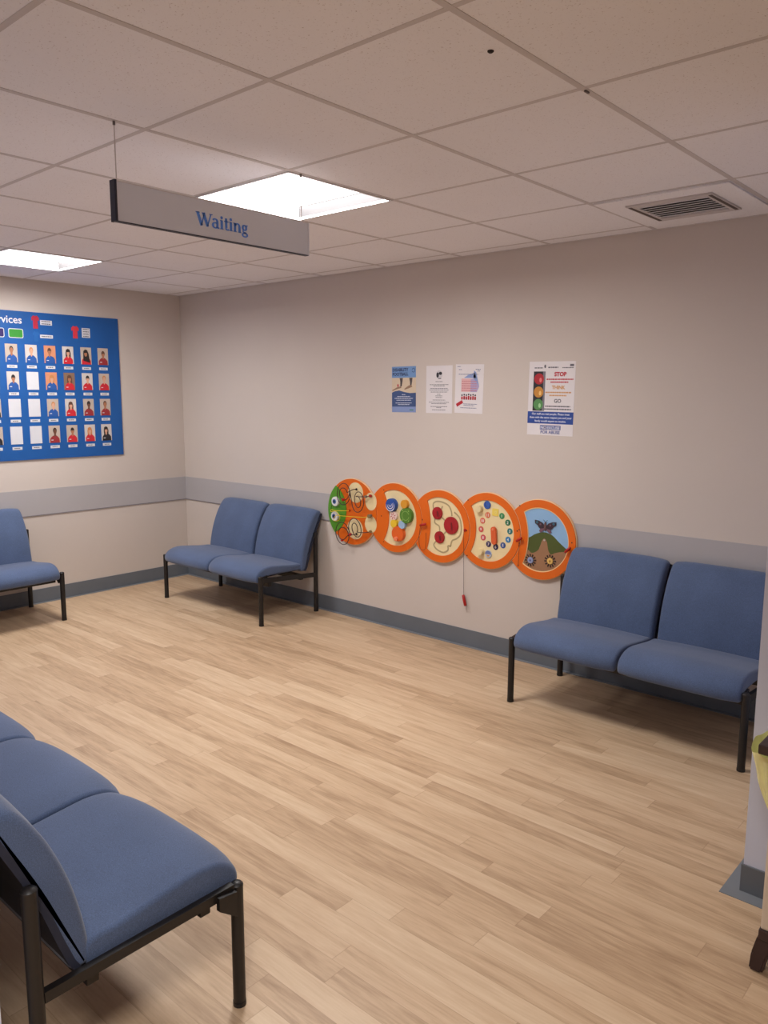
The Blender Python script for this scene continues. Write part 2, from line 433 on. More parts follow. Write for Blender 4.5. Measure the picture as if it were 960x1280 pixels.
bB = make_bench(2, 'two-seat blue bench under the caterpillar tail, next to the grey wall end')
bB.location = (4.34, -.347, 0)
bA = copy_tree(bB); bA.location = (1.163, -.347, 0)
bA['label'] = 'two-seat blue bench in the far corner, left of the green-faced caterpillar panel'
bC = copy_tree(bB); bC.location = (.333, -2.028, 0); bC.rotation_euler.z = PI/2
bC['label'] = 'blue bench against the left wall, below the blue board of staff photos'
for ch in kids(bB):
    if ch.name.startswith('backrest'): ch.location.x += .012
for ch in kids(bA):
    if ch.name.startswith('backrest'): ch.location.x += .018
bD = make_bench(3, 'three-seat blue bench in the near left corner, seen from its end', .016, True)
bD.location = (4.362-.861, -3.112, 0); bD.rotation_euler.z = PI

# ------------------------------------------------------------------ hanging sign
def ribbon(bm, pts, wd, d0, d1, mp, sc, off):
    """a pen stroke: polyline pts with widths wd -> filled band"""
    P = [Vector(p) for p in pts]; n = len(P); Lf, Rt = [], []
    for i in range(n):
        t = (P[min(n-1, i+1)]-P[max(0, i-1)]).normalized(); nn = Vector((-t.y, t.x)); w = (wd[i] if isinstance(wd, (list, tuple)) else wd)/2
        Lf.append(P[i]+nn*w); Rt.append(P[i]-nn*w)
    for i in range(n-1):
        poly(bm, [(off[0]+q.x*sc[0], off[1]+q.y*sc[1]) for q in (Rt[i], Rt[i+1], Lf[i+1], Lf[i])], d0, d1, mp)
def arc(cx, cy, rx, ry, a0, a1, n=14):
    return [(cx+rx*math.cos(math.radians(a0+(a1-a0)*i/n)), cy+ry*math.sin(math.radians(a0+(a1-a0)*i/n))) for i in range(n+1)]
def contrast(pts, thin, thick):
    """thick where the stroke runs up or down, thin where it runs across"""
    o = []
    for i in range(len(pts)):
        a, b = pts[max(0, i-1)], pts[min(len(pts)-1, i+1)]
        l = math.hypot(b[0]-a[0], b[1]-a[1]) or 1
        o.append(thin+(thick-thin)*(abs(b[1]-a[1])/l)**1.5)
    return o
def glyph(c):
    S = []
    def st(p, w): S.append((p, w))
    if c == 'W':
        st([(.08, 1), (.42, 0)], .21); st([(.40, 0), (.66, .9)], .09); st([(.60, 1), (.95, 0)], .21); st([(.93, 0), (1.27, 1)], .09)
        st([(-.08, .975), (.28, .975)], .05); st([(.46, .975), (.76, .975)], .05); st([(1.12, .975), (1.42, .975)], .05); return S, 1.36
    if c == 'a':
        p = arc(.27, .50, .2, .2, 155, 0); st(p, contrast(p, .09, .17)); st([(.47, .5), (.47, .06)], .18)
        p = arc(.27, .21, .2, .2, 60, 330); st(p, contrast(p, .08, .17)); st([(.36, .385), (.47, .43)], .09); st([(.45, .045), (.64, .03)], .09); return S, .70
    if c == 'i':
        st([(.17, .70), (.17, 0)], .19); st([(.02, .675), (.2, .675)], .06); st([(.01, .022), (.33, .022)], .045)
        p = arc(.17, .9, .055, .055, 0, 360); st(p, .11); return S, .38
    if c == 't':
        st([(.2, .92), (.2, .16)], .18); st([(.01, .66), (.42, .66)], .08); p = arc(.31, .17, .15, .14, 190, 320); st(p, contrast(p, .09, .16)); return S, .47
    if c == 'n':
        st([(.17, .70), (.17, 0)], .19); st([(.02, .675), (.2, .675)], .06); st([(.01, .022), (.34, .022)], .045)
        p = arc(.40, .43, .20, .24, 170, 0); st(p, contrast(p, .09, .17)); st([(.60, .45), (.60, 0)], .19); st([(.46, .022), (.76, .022)], .045); return S, .81
    if c == 'g':
        p = arc(.27, .46, .17, .19, 0, 360, 22); st(p, contrast(p, .09, .17)); st([(.36, .62), (.58, .66)], .08)
        st([(.16, .28), (.12, .16), (.22, .09)], .09); p = arc(.30, -.11, .22, .15, 115, -245, 26); st(p, contrast(p, .09, .15))
        st([(.2, .07), (.42, .05)], .11); return S, .64
sg = thing('hanging_sign', 'grey Waiting sign hanging on two thin rods from the ceiling', 'sign', (3.562, -2.240, 2.116))
box('panel', (-.009, .009, -.402, .402, .002, .119), M_sign, sg, .0008)
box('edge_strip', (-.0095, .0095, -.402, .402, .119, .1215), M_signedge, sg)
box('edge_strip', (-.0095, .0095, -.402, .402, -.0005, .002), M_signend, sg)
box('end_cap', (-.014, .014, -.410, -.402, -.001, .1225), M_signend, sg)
box('end_cap', (-.011, .011, .402, .406, 0, .1215), M_sign, sg)
for y in (-.394, .375):
    r_ = tube_part('rod', [(0, y, .121), (0, y, H-2.116-.004)], .0018, M_grid, sg, 8)
    tube_part('hook', [(0, y, H-2.116-.014), (0, y, H-2.116-.003)], .0042, M_hook, r_, 8)
bm = bmesh.new(); x = 0
sc = (.0462, .0425)
for ch in 'Waiting':
    S, adv = glyph(ch)
    for p, w in S: ribbon(bm, p, [q*1.14 for q in w] if isinstance(w, list) else w*1.14, .0085, .0098, on_left, sc, (-.108+x*sc[0], .036))
    x += adv
finish(bm, 'lettering', M_signtext, sg)

# ------------------------------------------------------------------ ceiling vent and small fittings
vt = thing('ceiling_vent', 'square louvred air vent in a ceiling tile at upper right', 'vent', (4.462, -.426, H))
holed('frame', [rect(-.285, -.285, .285, .285), rect(-.165, -.15, .165, .15)], -.009, -.002, lambda u, v, d: (u, v, d), M_tile, vt)
holed('louvre_frame', [rect(-.185, -.185, .185, .185), rect(-.15, -.138, .15, .138)], -.016, -.008, lambda u, v, d: (u, v, d), M_grid, vt)
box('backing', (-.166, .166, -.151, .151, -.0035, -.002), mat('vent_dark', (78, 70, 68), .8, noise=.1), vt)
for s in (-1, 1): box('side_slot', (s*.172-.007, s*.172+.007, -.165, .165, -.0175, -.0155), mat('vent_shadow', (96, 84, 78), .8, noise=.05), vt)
for k in range(7):
    y = -.114+k*.038; bm = bmesh.new()
    poly(bm, [(y-.019, -.0155), (y+.016, -.0055), (y+.017, -.0075), (y-.018, -.0175)], -.15, .15, lambda u, v, d: (d, u, v)); finish(bm, 'slat', M_tile, vt)
bm = bmesh.new(); tube(bm, [(0, 0, .005), (0, 0, -.003), (0, 0, -.006)], [.008, .008, .004], 14)
tag(finish(bm, 'ceiling_fitting', M_slot, None, loc=(4.705, -2.288, H)), 'tiny dark round fitting in the ceiling tile at top, right of centre', 'ceiling fitting')
bm = bmesh.new(); bx(bm, -.003, .003, -.011, .011, -.007, -.002, .001)
tag(finish(bm, 'grid_clip', mat('clip_metal', (92, 82, 78), .5, noise=.05), None, loc=(4.762, -1.905, H)), 'small metal clip on a ceiling grid crossing, above the right posters', 'clip')

# ------------------------------------------------------------------ caterpillar play panels
R = .238; CZ = [.768, .767, .751, .765, .755]
CX = [2.050, 2.449, 2.832, 3.199, 3.562]
D0, D1, D2 = .003, .017, .023       # back, body front, frame front
TH = math.radians(125)
def crescent(k, r):
    """disc with its left side cut away by the disc before it (local coordinates)"""
    if k == 0: return circ(0, 0, r, 64)
    du, dv, rp = CX[k-1]-CX[k], CZ[k-1]-CZ[k], R+.002
    d = math.hypot(du, dv); t = (d*d+r*r-rp*rp)/(2*d); h = math.sqrt(max(r*r-t*t, 0)); ux, uy = du/d, dv/d
    A, B = sorted(((t*ux-h*uy, t*uy+h*ux), (t*ux+h*uy, t*uy-h*ux)), key=lambda p: -p[1])
    pts = circ(0, 0, r, 56, a0=math.atan2(A[1], A[0]), a1=math.atan2(B[1], B[0]), end=True)
    pts += circ(du, dv, rp, 24, a0=math.atan2(B[1]-dv, B[0]-du), a1=math.atan2(A[1]-dv, A[0]-du), end=True)[1:-1]
    return pts
def window(k, r=.190):
    lm = {1: -.052, 2: -.077, 3: -.085, 4: -.077}[k]
    a = math.radians({1: 121, 2: 123, 3: 131, 4: 125}[k])
    pts = circ(0, 0, r, 48, a0=a, a1=-a, end=True)
    x1, z1 = pts[-1]; sag = lm-x1; rr = (sag*sag+z1*z1)/(2*sag); b = math.asin(abs(z1)/rr)
    pts += circ(lm-rr, 0, rr, 18, a0=-b, a1=b, end=True)[1:-1]
    return pts
def panel(k, label):
    t = thing('activity_panel', label, 'wall toy', (CX[k], 0, CZ[k]), 0, 'caterpillar play panels on the back wall')
    bm = bmesh.new(); poly(bm, crescent(k, R), D0, D1, on_back)
    for f in bm.faces: f.material_index = 1 if len(f.verts) == 4 else 0
    finish(bm, 'board', [M_creamw, M_edge], t)
    bm = bmesh.new(); poly(bm, [(u*.7, v*.7) for u, v in circ(0.05, 0, .2, 24)], 0, D0, on_back); finish(bm, 'wall_spacer', M_edge, t)
    if k == 0:
        bm = bmesh.new(); poly(bm, circ(0, 0, R-.004, 64), D1, D2, on_back); finish(bm, 'orange_face', M_orange, t)
    else:
        o = holed('orange_frame', [crescent(k, R-.004), window(k)], D1, D2, on_back, M_orange, t)
    for a in (118, 180, 242) if k == 0 else (128, 232):
        pass
    return t
def disc(name, u, v, r, d0, d1, m, parent, n=32):
    bm = bmesh.new(); poly(bm, circ(u, v, r, n), d0, d1, on_back)
    fr = [f for f in bm.faces if len(f.verts) == n][0]
    bmesh.ops.bevel(bm, geom=list(fr.edges), offset=min(.002, (d1-d0)*.4), segments=2, affect='EDGES')
    return finish(bm, name, m, parent)
def screws(t, pts):
    for u, v in pts: disc('screw', u, v, .004, D2-.001, D2+.0015, M_slot, t, 10)
def wire(name, pts, m, parent, r=.0029):
    bm = bmesh.new(); tube(bm, [on_back(*p) for p in catmull(pts, 6)], r, 8); o = finish(bm, name, m, parent, True); return o
def wand(t, a, b, d=.045):
    bm = bmesh.new()
    A, B = Vector(on_back(a[0], a[1], d)), Vector(on_back(b[0], b[1], d)); dr = B-A
    tube(bm, [A, A+dr*.04, A+dr*.5, B-dr*.04, B], [.004, .0075, .0085, .0075, .004], 12)
    w_ = finish(bm, 'wand', M_red, t, True)
    bm = bmesh.new(); M_ = (A+B)/2; tube(bm, [(M_.x, -D2+.002, M_.z), (M_.x, -d, M_.z)], .006, 10); finish(bm, 'wand_holder', M_red, w_)
    return w_
G = lambda k, x, z: (x-CX[k], z-CZ[k])

# head
p1 = panel(0, 'caterpillar head panel with green face, eyes and looping bead wires')
ga, gb = G(0, 1.932, .924), G(0, 1.916, .628)
def meet(r, gc, gr):
    d = math.hypot(*gc); a = (r*r-gr*gr+d*d)/(2*d); h = math.sqrt(r*r-a*a); ux, uy = gc[0]/d, gc[1]/d
    return (a*ux-h*uy, a*uy+h*ux), (a*ux+h*uy, a*uy-h*ux)
gc, gr = G(0, 1.812, .776), .186
q = sorted(meet(R-.003, gc, gr), key=lambda p: -p[1])
aa = math.atan2(q[0][1], q[0][0]) % (2*PI); ab = math.atan2(q[1][1], q[1][0]) % (2*PI)
pts = circ(0, 0, R-.003, 32, a0=aa, a1=ab, end=True)
ba = math.atan2(q[1][1]-gc[1], q[1][0]-gc[0]); bb = math.atan2(q[0][1]-gc[1], q[0][0]-gc[0])
pts += circ(gc[0], gc[1], gr, 24, a0=ba, a1=bb, end=True)[1:-1]
bm = bmesh.new(); poly(bm, pts, D2-.001, D2+.004, on_back); finish(bm, 'green_face', paint('leaf_green', (84, 148, 34)), p1)
for (x, z), rx, rz in (((2.088, .908), .072, .072), ((2.234, .858), .053, .062), ((2.082, .648), .076, .074), ((2.232, .698), .055, .060)):
    u, v = G(0, x, z); bm = bmesh.new(); poly(bm, circ(u, v, rx, 36, rz), D2-.001, D2+.0012, on_back); finish(bm, 'cream_spot', M_creamw, p1)
for x, z in ((1.900, .830), (1.894, .722)):
    u, v = G(0, x, z)
    e = disc('eye', u, v, .034, D2+.003, D2+.022, paint('eye_white', (226, 226, 226)), p1)
    disc('iris', u-.003, v, .017, D2+.021, D2+.024, paint('iris_blue', (60, 100, 170)), e)
    disc('pupil', u-.003, v, .009, D2+.0235, D2+.0255, paint('pupil_dark', (18, 22, 40)), e)
M_wire = mat('dark_wire', (58, 30, 32), .4, noise=.05)
def coil(c, rx, rz, a0, a1, s0, s1, d, n):
    o = []
    for i in range(n+1):
        t = i/n; k = min(1, max(0, (t-.38)/.24)); k = k*k*(3-2*k); r_ = s0+(s1-s0)*k; a = math.radians(a0+(a1-a0)*t)
        o.append((c[0]+rx*r_*math.cos(a), c[1]+rz*r_*math.sin(a), d+.008*math.sin(t*9)))
    return o
c1_, c2_, c3_, c4_ = G(0, 2.004, .894), G(0, 2.141, .850), G(0, 1.992, .610), G(0, 2.112, .658)
P1, P2, P3, P4 = G(0, 2.103, .933), G(0, 2.238, .897), G(0, 2.102, .616), G(0, 2.240, .650)
w = wire('bead_wire', [(P1[0], P1[1], D2), (P1[0]-.008, P1[1], D2+.035)] + coil(c1_, .062, .072, 20, 740, .60, 1.05, .056, 32) + coil(c2_, .056, .068, 190, 830, 1.05, .58, .056, 30) + [(P2[0]-.02, P2[1]-.004, D2+.035), (P2[0], P2[1], D2)], M_wire, p1)
disc('bead', c1_[0]-.002, c1_[1]-.04, .011, .052, .070, M_red, w, 14); disc('bead', P2[0]-.022, P2[1]-.003, .009, .05, .066, paint('bead_grey', (120, 112, 96)), w, 14)
disc('bead', P2[0]+.002, P2[1]+.002, .010, .03, .045, M_red, w, 14); disc('bead', P1[0], P1[1], .008, .03, .036, M_slot, w, 12)
w = wire('bead_wire', [(P3[0], P3[1], D2), (P3[0]-.012, P3[1]-.004, D2+.035), (P3[0]-.04, P3[1]-.002, .058)] + coil(c3_, .062, .076, -40, -690, .58, 1.06, .056, 30) + coil(c4_, .055, .070, 215, -390, 1.05, .58, .056, 30) + [(P4[0]-.03, P4[1]-.008, D2+.035), (P4[0], P4[1], D2)], M_wire, p1)
disc('bead', P3[0]-.033, P3[1]-.004, .010, .052, .068, M_red, w, 14); disc('bead', c3_[0]-.004, c3_[1]-.05, .008, .052, .068, M_red, w, 14)
disc('bead', P4[0], P4[1], .009, .03, .044, paint('bead_olive', (140, 116, 70)), w, 14); disc('bead', P3[0], P3[1], .008, .03, .036, M_slot, w, 12)
M_yel = mat('yellow_wire', (226, 196, 40), .4, noise=.05)
e = G(0, 1.912, .722)
wy = wire('bead_wire', [(*G(0, 2.03, .776), D2), (*G(0, 2.02, .776), D2+.03), (*G(0, 1.93, .768), .06), (*G(0, 1.886, .772), .064), (*G(0, 1.884, .758), .066), (*G(0, 1.935, .764), .068), (*G(0, 1.972, .738), .068), (*G(0, 1.968, .708), .066), (*G(0, 1.935, .694), .064), (*G(0, 1.905, .7), .064), (*G(0, 1.93, .732), .062), (*G(0, 2.0, .737), .06), (*G(0, 2.1, .742), .06), (*G(0, 2.2, .748), .055), (*G(0, 2.232, .757), .045), (*G(0, 2.245, .76), D2)], M_yel, p1, .0022)
disc('bead', *G(0, 2.236, .758), .014, .036, .052, paint('bead_olive', (140, 116, 70)), wy, 16); disc('bead', *G(0, 2.252, .764), .010, .04, .056, paint('bead_grey', (120, 112, 96)), wy, 16)
disc('bead', *G(0, 2.03, .776), .008, D2, D2+.008, M_red, wy, 12)
wire('mouth', [(*G(0, 1.862, .81), D2+.005), (*G(0, 1.848, .776), D2+.005), (*G(0, 1.858, .738), D2+.005)], M_slot, p1, .0014)

# gears
p2 = panel(1, 'orange caterpillar panel with a cluster of coloured turning discs')
def gdisc(x, z, r, m, extra=None, h=.02, parent=None):
    u, v = G(1, x, z); o = disc('turning_disc', u, v, r, D1-.001, D1+h, m, p2); return o, u, v
o, u, v = gdisc(2.432, .854, .044, paint('disc_blue', (40, 84, 168)), h=.03)
for r_, w_ in ((.036, .0035), (.024, .0035), (.012, .003)):
    bm = bmesh.new(); poly_pts = arc(u-.002, v-.003+(.036-r_)*.3, r_, r_, 170, 400, 26)
    ribbon(bm, poly_pts, [w_*1.7*math.sin(PI*(i+.5)/len(poly_pts)) for i in range(len(poly_pts))], D1+.029, D1+.031, on_back, (1, 1), (0, 0)); finish(bm, 'white_ring', M_white, o)
o, u, v = gdisc(2.448, .781, .031, paint('disc_pink', (232, 206, 196)))
for k in range(6):
    a = k*PI/3; bm = bmesh.new(); ribbon(bm, [(u+.008*math.cos(a), v+.008*math.sin(a)), (u+.024*math.cos(a+.35), v+.024*math.sin(a+.35))], .004, D1+.019, D1+.021, on_back, (1, 1), (0, 0)); finish(bm, 'red_mark', M_red, o)
gdisc(2.546, .870, .029, paint('disc_gold', (222, 156, 44)), h=.026)
o, u, v = gdisc(2.562, .795, .052, paint('disc_green', (86, 132, 44)), h=.026)
bm = bmesh.new(); ribbon(bm, arc(u, v, .03, .03, 20, 350, 24), .003, D1+.025, D1+.027, on_back, (1, 1), (0, 0)); finish(bm, 'pale_ring', paint('disc_pale_green', (150, 186, 96)), o)
for a in (.9, 2.2, 4.0, 5.4): disc('pale_dot', u+.042*math.cos(a), v+.042*math.sin(a), .005, D1+.025, D1+.027, paint('disc_pale_green', (150, 186, 96)), o, 10)
gdisc(2.455, .729, .028, paint('disc_yellow', (232, 194, 44)), h=.024)
gdisc(2.527, .730, .028, paint('disc_sky', (160, 190, 222)), h=.026)
o, u, v = gdisc(2.493, .665, .051, paint('disc_orange', (226, 98, 28)), h=.028)
disc('knob', *G(1, 2.488, .632), .014, D1+.027, D1+.045, paint('knob_orange', (240, 140, 100)), o, 18)
screws(p2, [G(1, 2.352, .948), G(1, 2.352, .592), G(1, 2.33, .768)])

# maze with red discs
p3 = panel(2, 'orange caterpillar panel with three red discs joined by curving grooves')
M_groove = paint('maze_groove', (176, 156, 116)); M_maroon = mat('red_window', (168, 34, 40), .25, noise=.12, nscale=18)
for i, ps in enumerate(([(2.777, .862), (2.775, .894), (2.80, .910), (2.840, .911), (2.893, .896), (2.918, .864), (2.925, .829)], [(2.943, .855), (2.985, .823), (3.000, .763), (2.992, .714), (2.962, .686), (2.930, .670), (2.918, .633)],
           [(2.79, .80), (2.79, .770), (2.824, .752), (2.83, .72)], [(2.80, .65), (2.783, .624), (2.81, .597), (2.86, .585), (2.897, .604), (2.898, .632), (2.92, .632)],
           [(2.845, .812), (2.885, .785)], [(2.86, .70), (2.89, .735)], [(2.835, .85), (2.85, .885)])):
    bm = bmesh.new(); cp = catmull([G(2, *p) for p in ps], 6); ribbon(bm, cp, .0095, D1-.001, D1+.0012, on_back, (1, 1), (0, 0)); finish(bm, 'groove', M_groove, p3)
for x, z, r_ in ((2.812, .836, .040), (2.923, .768, .056), (2.832, .681, .039)):
    o = disc('red_disc', *G(2, x, z), r_, D1-.001, D1+.010, M_maroon, p3)
    bm = bmesh.new(); u, v = G(2, x, z); ribbon(bm, [(u+.004, v+r_*.35), (u+.012, v-r_*.5)], .012, D1+.0098, D1+.0108, on_back, (1, 1), (0, 0)); finish(bm, 'finger_slot', paint('deep_red', (120, 16, 20)), o)
screws(p3, [G(2, 2.69, .78), G(2, 3.046, .75)])
wand(p3, G(2, 2.688, .745), G(2, 2.738, .760))
wire('wand_cord', [(*G(2, 2.690, .742), .04), (*G(2, 2.676, .70), .034), (*G(2, 2.672, .63), .033), (*G(2, 2.69, .585), .034), (*G(2, 2.722, .59), .034), (*G(2, 2.73, .63), .035), (*G(2, 2.73, .70), .034)], M_cord, p3, .0012)

# number dial
p4 = panel(3, 'orange caterpillar panel with a clock of coloured numbers and one hand')
NUM = {1: (3.299, .868, (60, 140, 84)), 2: (3.342, .832, (30, 112, 70)), 3: (3.358, .781, (34, 120, 120)), 4: (3.347, .729, (48, 128, 186)), 5: (3.312, .690, (48, 84, 156)), 6: (3.260, .673, (40, 38, 78)),
       7: (3.208, .684, (58, 46, 92)), 8: (3.167, .720, (206, 84, 92)), 9: (3.150, .770, (216, 92, 84)), 10: (3.160, .824, (222, 106, 84)), 11: (3.197, .863, (226, 122, 84))}
for n_, (x, z, c) in NUM.items():
    u, v = G(3, x, z); o = disc('number_spot', u, v, .0185, D1-.001, D1+.003, paint('spot_%d' % n_, c), p4, 24)
    text_mesh([(str(n_), u, v-.008, .024, 'CENTER', .0006)], D1+.0032, on_back, 'numeral', paint('numeral_white', (236, 228, 220)), o)
u, v = G(3, 3.252, .886)
bm = bmesh.new(); poly(bm, rect(u-.022, v-.022, u+.022, v+.022), D1-.001, D1+.003, on_back); o = finish(bm, 'number_spot', paint('spot_yellow', (236, 210, 96)), p4)
text_mesh([('12', u, v-.008, .024, 'CENTER', .0004)], D1+.0032, on_back, 'numeral', paint('numeral_cream', (240, 224, 150)), o)
o = disc('round_badge', *G(3, 3.193, .925), .025, D1-.001, D1+.006, paint('badge_blue', (54, 92, 172)), p4)
bm = bmesh.new(); ribbon(bm, arc(*G(3, 3.190, .928), .012, .012, 100, 300, 12), [.001]+[.005]*11+[.001], D1+.0058, D1+.0066, on_back, (1, 1), (0, 0)); finish(bm, 'moon', paint('badge_dark', (34, 60, 130)), o)
o = disc('round_badge', *G(3, 3.209, .622), .025, D1-.001, D1+.006, paint('badge_pale', (196, 200, 208)), p4)
bm = bmesh.new(); u, v = G(3, 3.209, .622); poly(bm, circ(u, v, .022, 20, a0=0, a1=PI, end=True), D1+.0058, D1+.0066, on_back); finish(bm, 'badge_sky', paint('badge_sky', (108, 124, 176)), o)
bm = bmesh.new(); poly(bm, circ(u, v-.004, .011, 16, a0=PI, a1=2*PI, end=True), D1+.0058, D1+.0066, on_back); finish(bm, 'badge_sun', paint('badge_sun', (218, 150, 70)), o)
for x, z in ((3.143, .897), (3.157, .630)):
    disc('knob', *G(3, x, z), .021, D1-.001, D1+.03, M_creamw, p4, 24)
a, b = G(3, 3.251, .781), G(3, 3.257, .707)
bm = bmesh.new(); W_ = .017; hp = circ(a[0], a[1], W_, 14, a0=0, a1=PI, end=True)+circ(b[0], b[1], W_, 14, a0=PI, a1=2*PI, end=True)
poly(bm, hp, D1+.008, D1+.022, on_back); hd = finish(bm, 'clock_hand', paint('hand_orange', (222, 96, 46)), p4)
disc('pivot', a[0], a[1], .007, D1-.001, D1+.024, paint('hand_orange', (222, 96, 46)), hd, 14)
disc('hand_knob', a[0], a[1]+.002, .008, D1+.021, D1+.026, paint('knob_orange', (240, 140, 100)), hd, 14)
screws(p4, [G(3, 3.052, .943), G(3, 3.052, .592), G(3, 3.425, .80)])
# wand hanging on its long cord below
u0, v0 = G(3, 3.034, .752)
c_ = disc('cord_anchor', u0, v0, .009, D2-.001, D2+.008, M_red, p4, 14)
wire('wand_cord', [(u0, v0, D2+.006), (u0-.003, v0-.02, D2+.01), (u0-.005, v0-.1, D2+.006), (u0-.008, v0-.25, .02), (u0-.010, v0-.40, .014), (u0-.010, v0-.425, .014)], M_cord, p4, .0011)
bm = bmesh.new(); A, B = Vector(on_back(u0-.013, v0-.42, .014)), Vector(on_back(u0+.006, v0-.49, .014)); dr = B-A
tube(bm, [A, A+dr*.05, A+dr*.5, B-dr*.05, B], [.004, .009, .010, .009, .004], 12); wd = finish(bm, 'wand', M_red, p4, True)
bm = bmesh.new(); tube(bm, [B, B+Vector((.007, 0, -.025))], .006, 10); finish(bm, 'wand_tip', paint('pale_tip', (196, 184, 176)), wd)

# butterfly scene
p5 = panel(4, 'orange caterpillar tail panel with a butterfly over a green hill picture')
W5 = window(4)
def clip_below(fn, pts):
    """part of the window polygon lying below the curve fn(u)"""
    out = []
    dense = []
    for i in range(len(pts)):
        a, b = pts[i], pts[(i+1) % len(pts)]
        for s in range(4): dense.append((a[0]+(b[0]-a[0])*s/4, a[1]+(b[1]-a[1])*s/4))
    k0 = None
    ins = [v <= fn(u) for u, v in dense]; n = len(dense)
    st = next(i for i in range(n) if ins[i] and not ins[i-1])
    i = st; out = []
    while ins[i % n] and i < st+n: out.append(dense[i % n]); i += 1
    ua, ub = out[-1][0], out[0][0]
    out += [(ua+(ub-ua)*s/30, fn(ua+(ub-ua)*s/30)) for s in range(1, 30)]
    return out
def curve_fn(P):
    P = sorted(P); C_ = catmull(P, 8)
    def f(u):
        if u <= C_[0][0]: return C_[0][1]
        for a, b in zip(C_, C_[1:]):
            if a[0] <= u <= b[0]: return a[1]+(b[1]-a[1])*(u-a[0])/max(1e-9, b[0]-a[0])
        return C_[-1][1]
    return f
in5 = [(u*.985+.001, v*.985) for u, v in W5]
bm = bmesh.new(); poly(bm, in5, D1-.001, D1+.0008, on_back); finish(bm, 'sky_picture', paint('picture_sky', (142, 182, 220)), p5)
hill = curve_fn([G(4, *p) for p in ((3.40, .742), (3.49, .761), (3.53, .785), (3.586, .803), (3.64, .793), (3.69, .755), (3.744, .719), (3.80, .70))])
bm = bmesh.new(); poly(bm, clip_below(hill, in5), D1, D1+.0014, on_back); finish(bm, 'hill_picture', paint('picture_green', (76, 88, 36)), p5)
grd = curve_fn([G(4, *p) for p in ((3.42, .70), (3.485, .688), (3.505, .672), (3.53, .676), (3.56, .700), (3.575, .745), (3.593, .768), (3.612, .745), (3.622, .698), (3.64, .678), (3.665, .690), (3.72, .704), (3.80, .704))])
bm = bmesh.new(); poly(bm, clip_below(grd, in5), D1+.001, D1+.0020, on_back); finish(bm, 'ground_picture', paint('picture_brown', (158, 116, 84)), p5)
holed('pale_border', [window(4, .191), [(u*.972+.0015, v*.972) for u, v in W5]], D1, D1+.0045, on_back, paint('border_cream', (244, 214, 160)), p5)
bu, bv = G(4, 3.599, .838)
bf = None
bm = bmesh.new(); poly(bm, circ(bu, bv, .007, 16, .026), D1+.001, D1+.010, on_back); bf = finish(bm, 'butterfly', paint('butterfly_body', (104, 74, 74)), p5)
for s in (-1, 1):
    up = [(.006, .004), (.02, .02), (.045, .030), (.070, .032), (.068, .012), (.052, .004), (.044, -.008), (.034, -.016), (.012, -.012)]
    bm = bmesh.new(); poly(bm, [(bu+s*x, bv+y) for x, y in up], D1+.002, D1+.006, on_back); wg = finish(bm, 'wing', paint('wing_dark', (58, 40, 52)), bf)
    disc('wing_spot', bu+s*.054, bv+.020, .008, D1+.0055, D1+.007, paint('wing_teal', (60, 110, 130)), wg, 14); disc('wing_spot', bu+s*.032, bv+.010, .006, D1+.0055, D1+.007, paint('wing_mauve', (118, 84, 100)), wg, 12)
    lo = [(.006, -.008), (.032, -.015), (.040, -.030), (.030, -.038), (.012, -.026)]
    bm = bmesh.new(); poly(bm, [(bu+s*x, bv+y) for x, y in lo], D1+.002, D1+.006, on_back); finish(bm, 'wing', paint('wing_mauve', (118, 84, 100)), bf)
    wire('feeler', [(bu, bv+.022, D1+.006), (bu+s*.008, bv+.034, D1+.006), (bu+s*.014, bv+.038, D1+.006)], M_slot, bf, .001)
for (x, z), c, cc in (((3.507, .627), (150, 160, 196), (88, 96, 150)), ((3.637, .640), (226, 186, 104), (186, 140, 50))):
    u, v = G(4, x, z); o = disc('flower_wheel', u, v, .019, D1+.001, D1+.008, paint('wheel_%d' % c[0], c), p5, 24)
    for k in range(12):
        a = k*PI/6+.1; bm = bmesh.new(); ribbon(bm, [(u+.020*math.cos(a), v+.020*math.sin(a)), (u+.037*math.cos(a), v+.037*math.sin(a))], [.003, .0065], D1+.001, D1+.006, on_back, (1, 1), (0, 0)); finish(bm, 'petal', M_slot, o)
    disc('hub', u, v, .006, D1+.0075, D1+.011, paint('hub_%d' % cc[0], cc), o, 14)
disc('magnet', *G(4, 3.594, .757), .006, D1+.0015, D1+.006, paint('pale_tip', (236, 220, 196)), p5, 12)
screws(p5, [G(4, 3.425, .943), G(4, 3.425, .585), G(4, 3.412, .79), G(4, 3.772, .765)])
wand(p5, G(4, 3.420, .732), G(4, 3.458, .757)); wand(p5, G(4, 3.742, .708), G(4, 3.776, .742))
wire('wand_cord', [(*G(4, 3.430, .735), .045), (*G(4, 3.436, .715), .036), (*G(4, 3.434, .64), .034), (*G(4, 3.431, .575), .034)], M_cord, p5, .0012)

# ------------------------------------------------------------------ posters (flat sheets on the back wall)
INK = paint('ink_grey', (96, 92, 100)); INKD = paint('ink_dark', (40, 36, 44)); INKR = paint('ink_red', (186, 34, 48)); INKO = paint('ink_orange', (206, 150, 90)); INKB = paint('ink_blue', (44, 66, 138))
rnd = random.Random(5)
def scrib(bm, u0, u1, v, h, mp, d=.0012, centre=True, mi=0):
    """a line of print too small to read: word-length bars"""
    x = u0
    while x < u1-.002:
        w_ = min(rnd.uniform(.006, .017), u1-x); poly(bm, rect(x, v-h/2, x+w_*.9, v+h/2), d-.0003, d, mp, mi); x += w_+.0012
def sheet(label, cx, cz, w_, h_, rot=0, m=M_white, corner=None):
    t = thing('poster', label, 'poster', (cx, 0, cz), 0, 'posters on the back wall'); t.rotation_euler = (0, rot, 0)
    bm = bmesh.new(); poly(bm, rect(-w_/2, -h_/2, w_/2, h_/2), 0, .0009, on_back); finish(bm, 'paper', m, t)
    return t
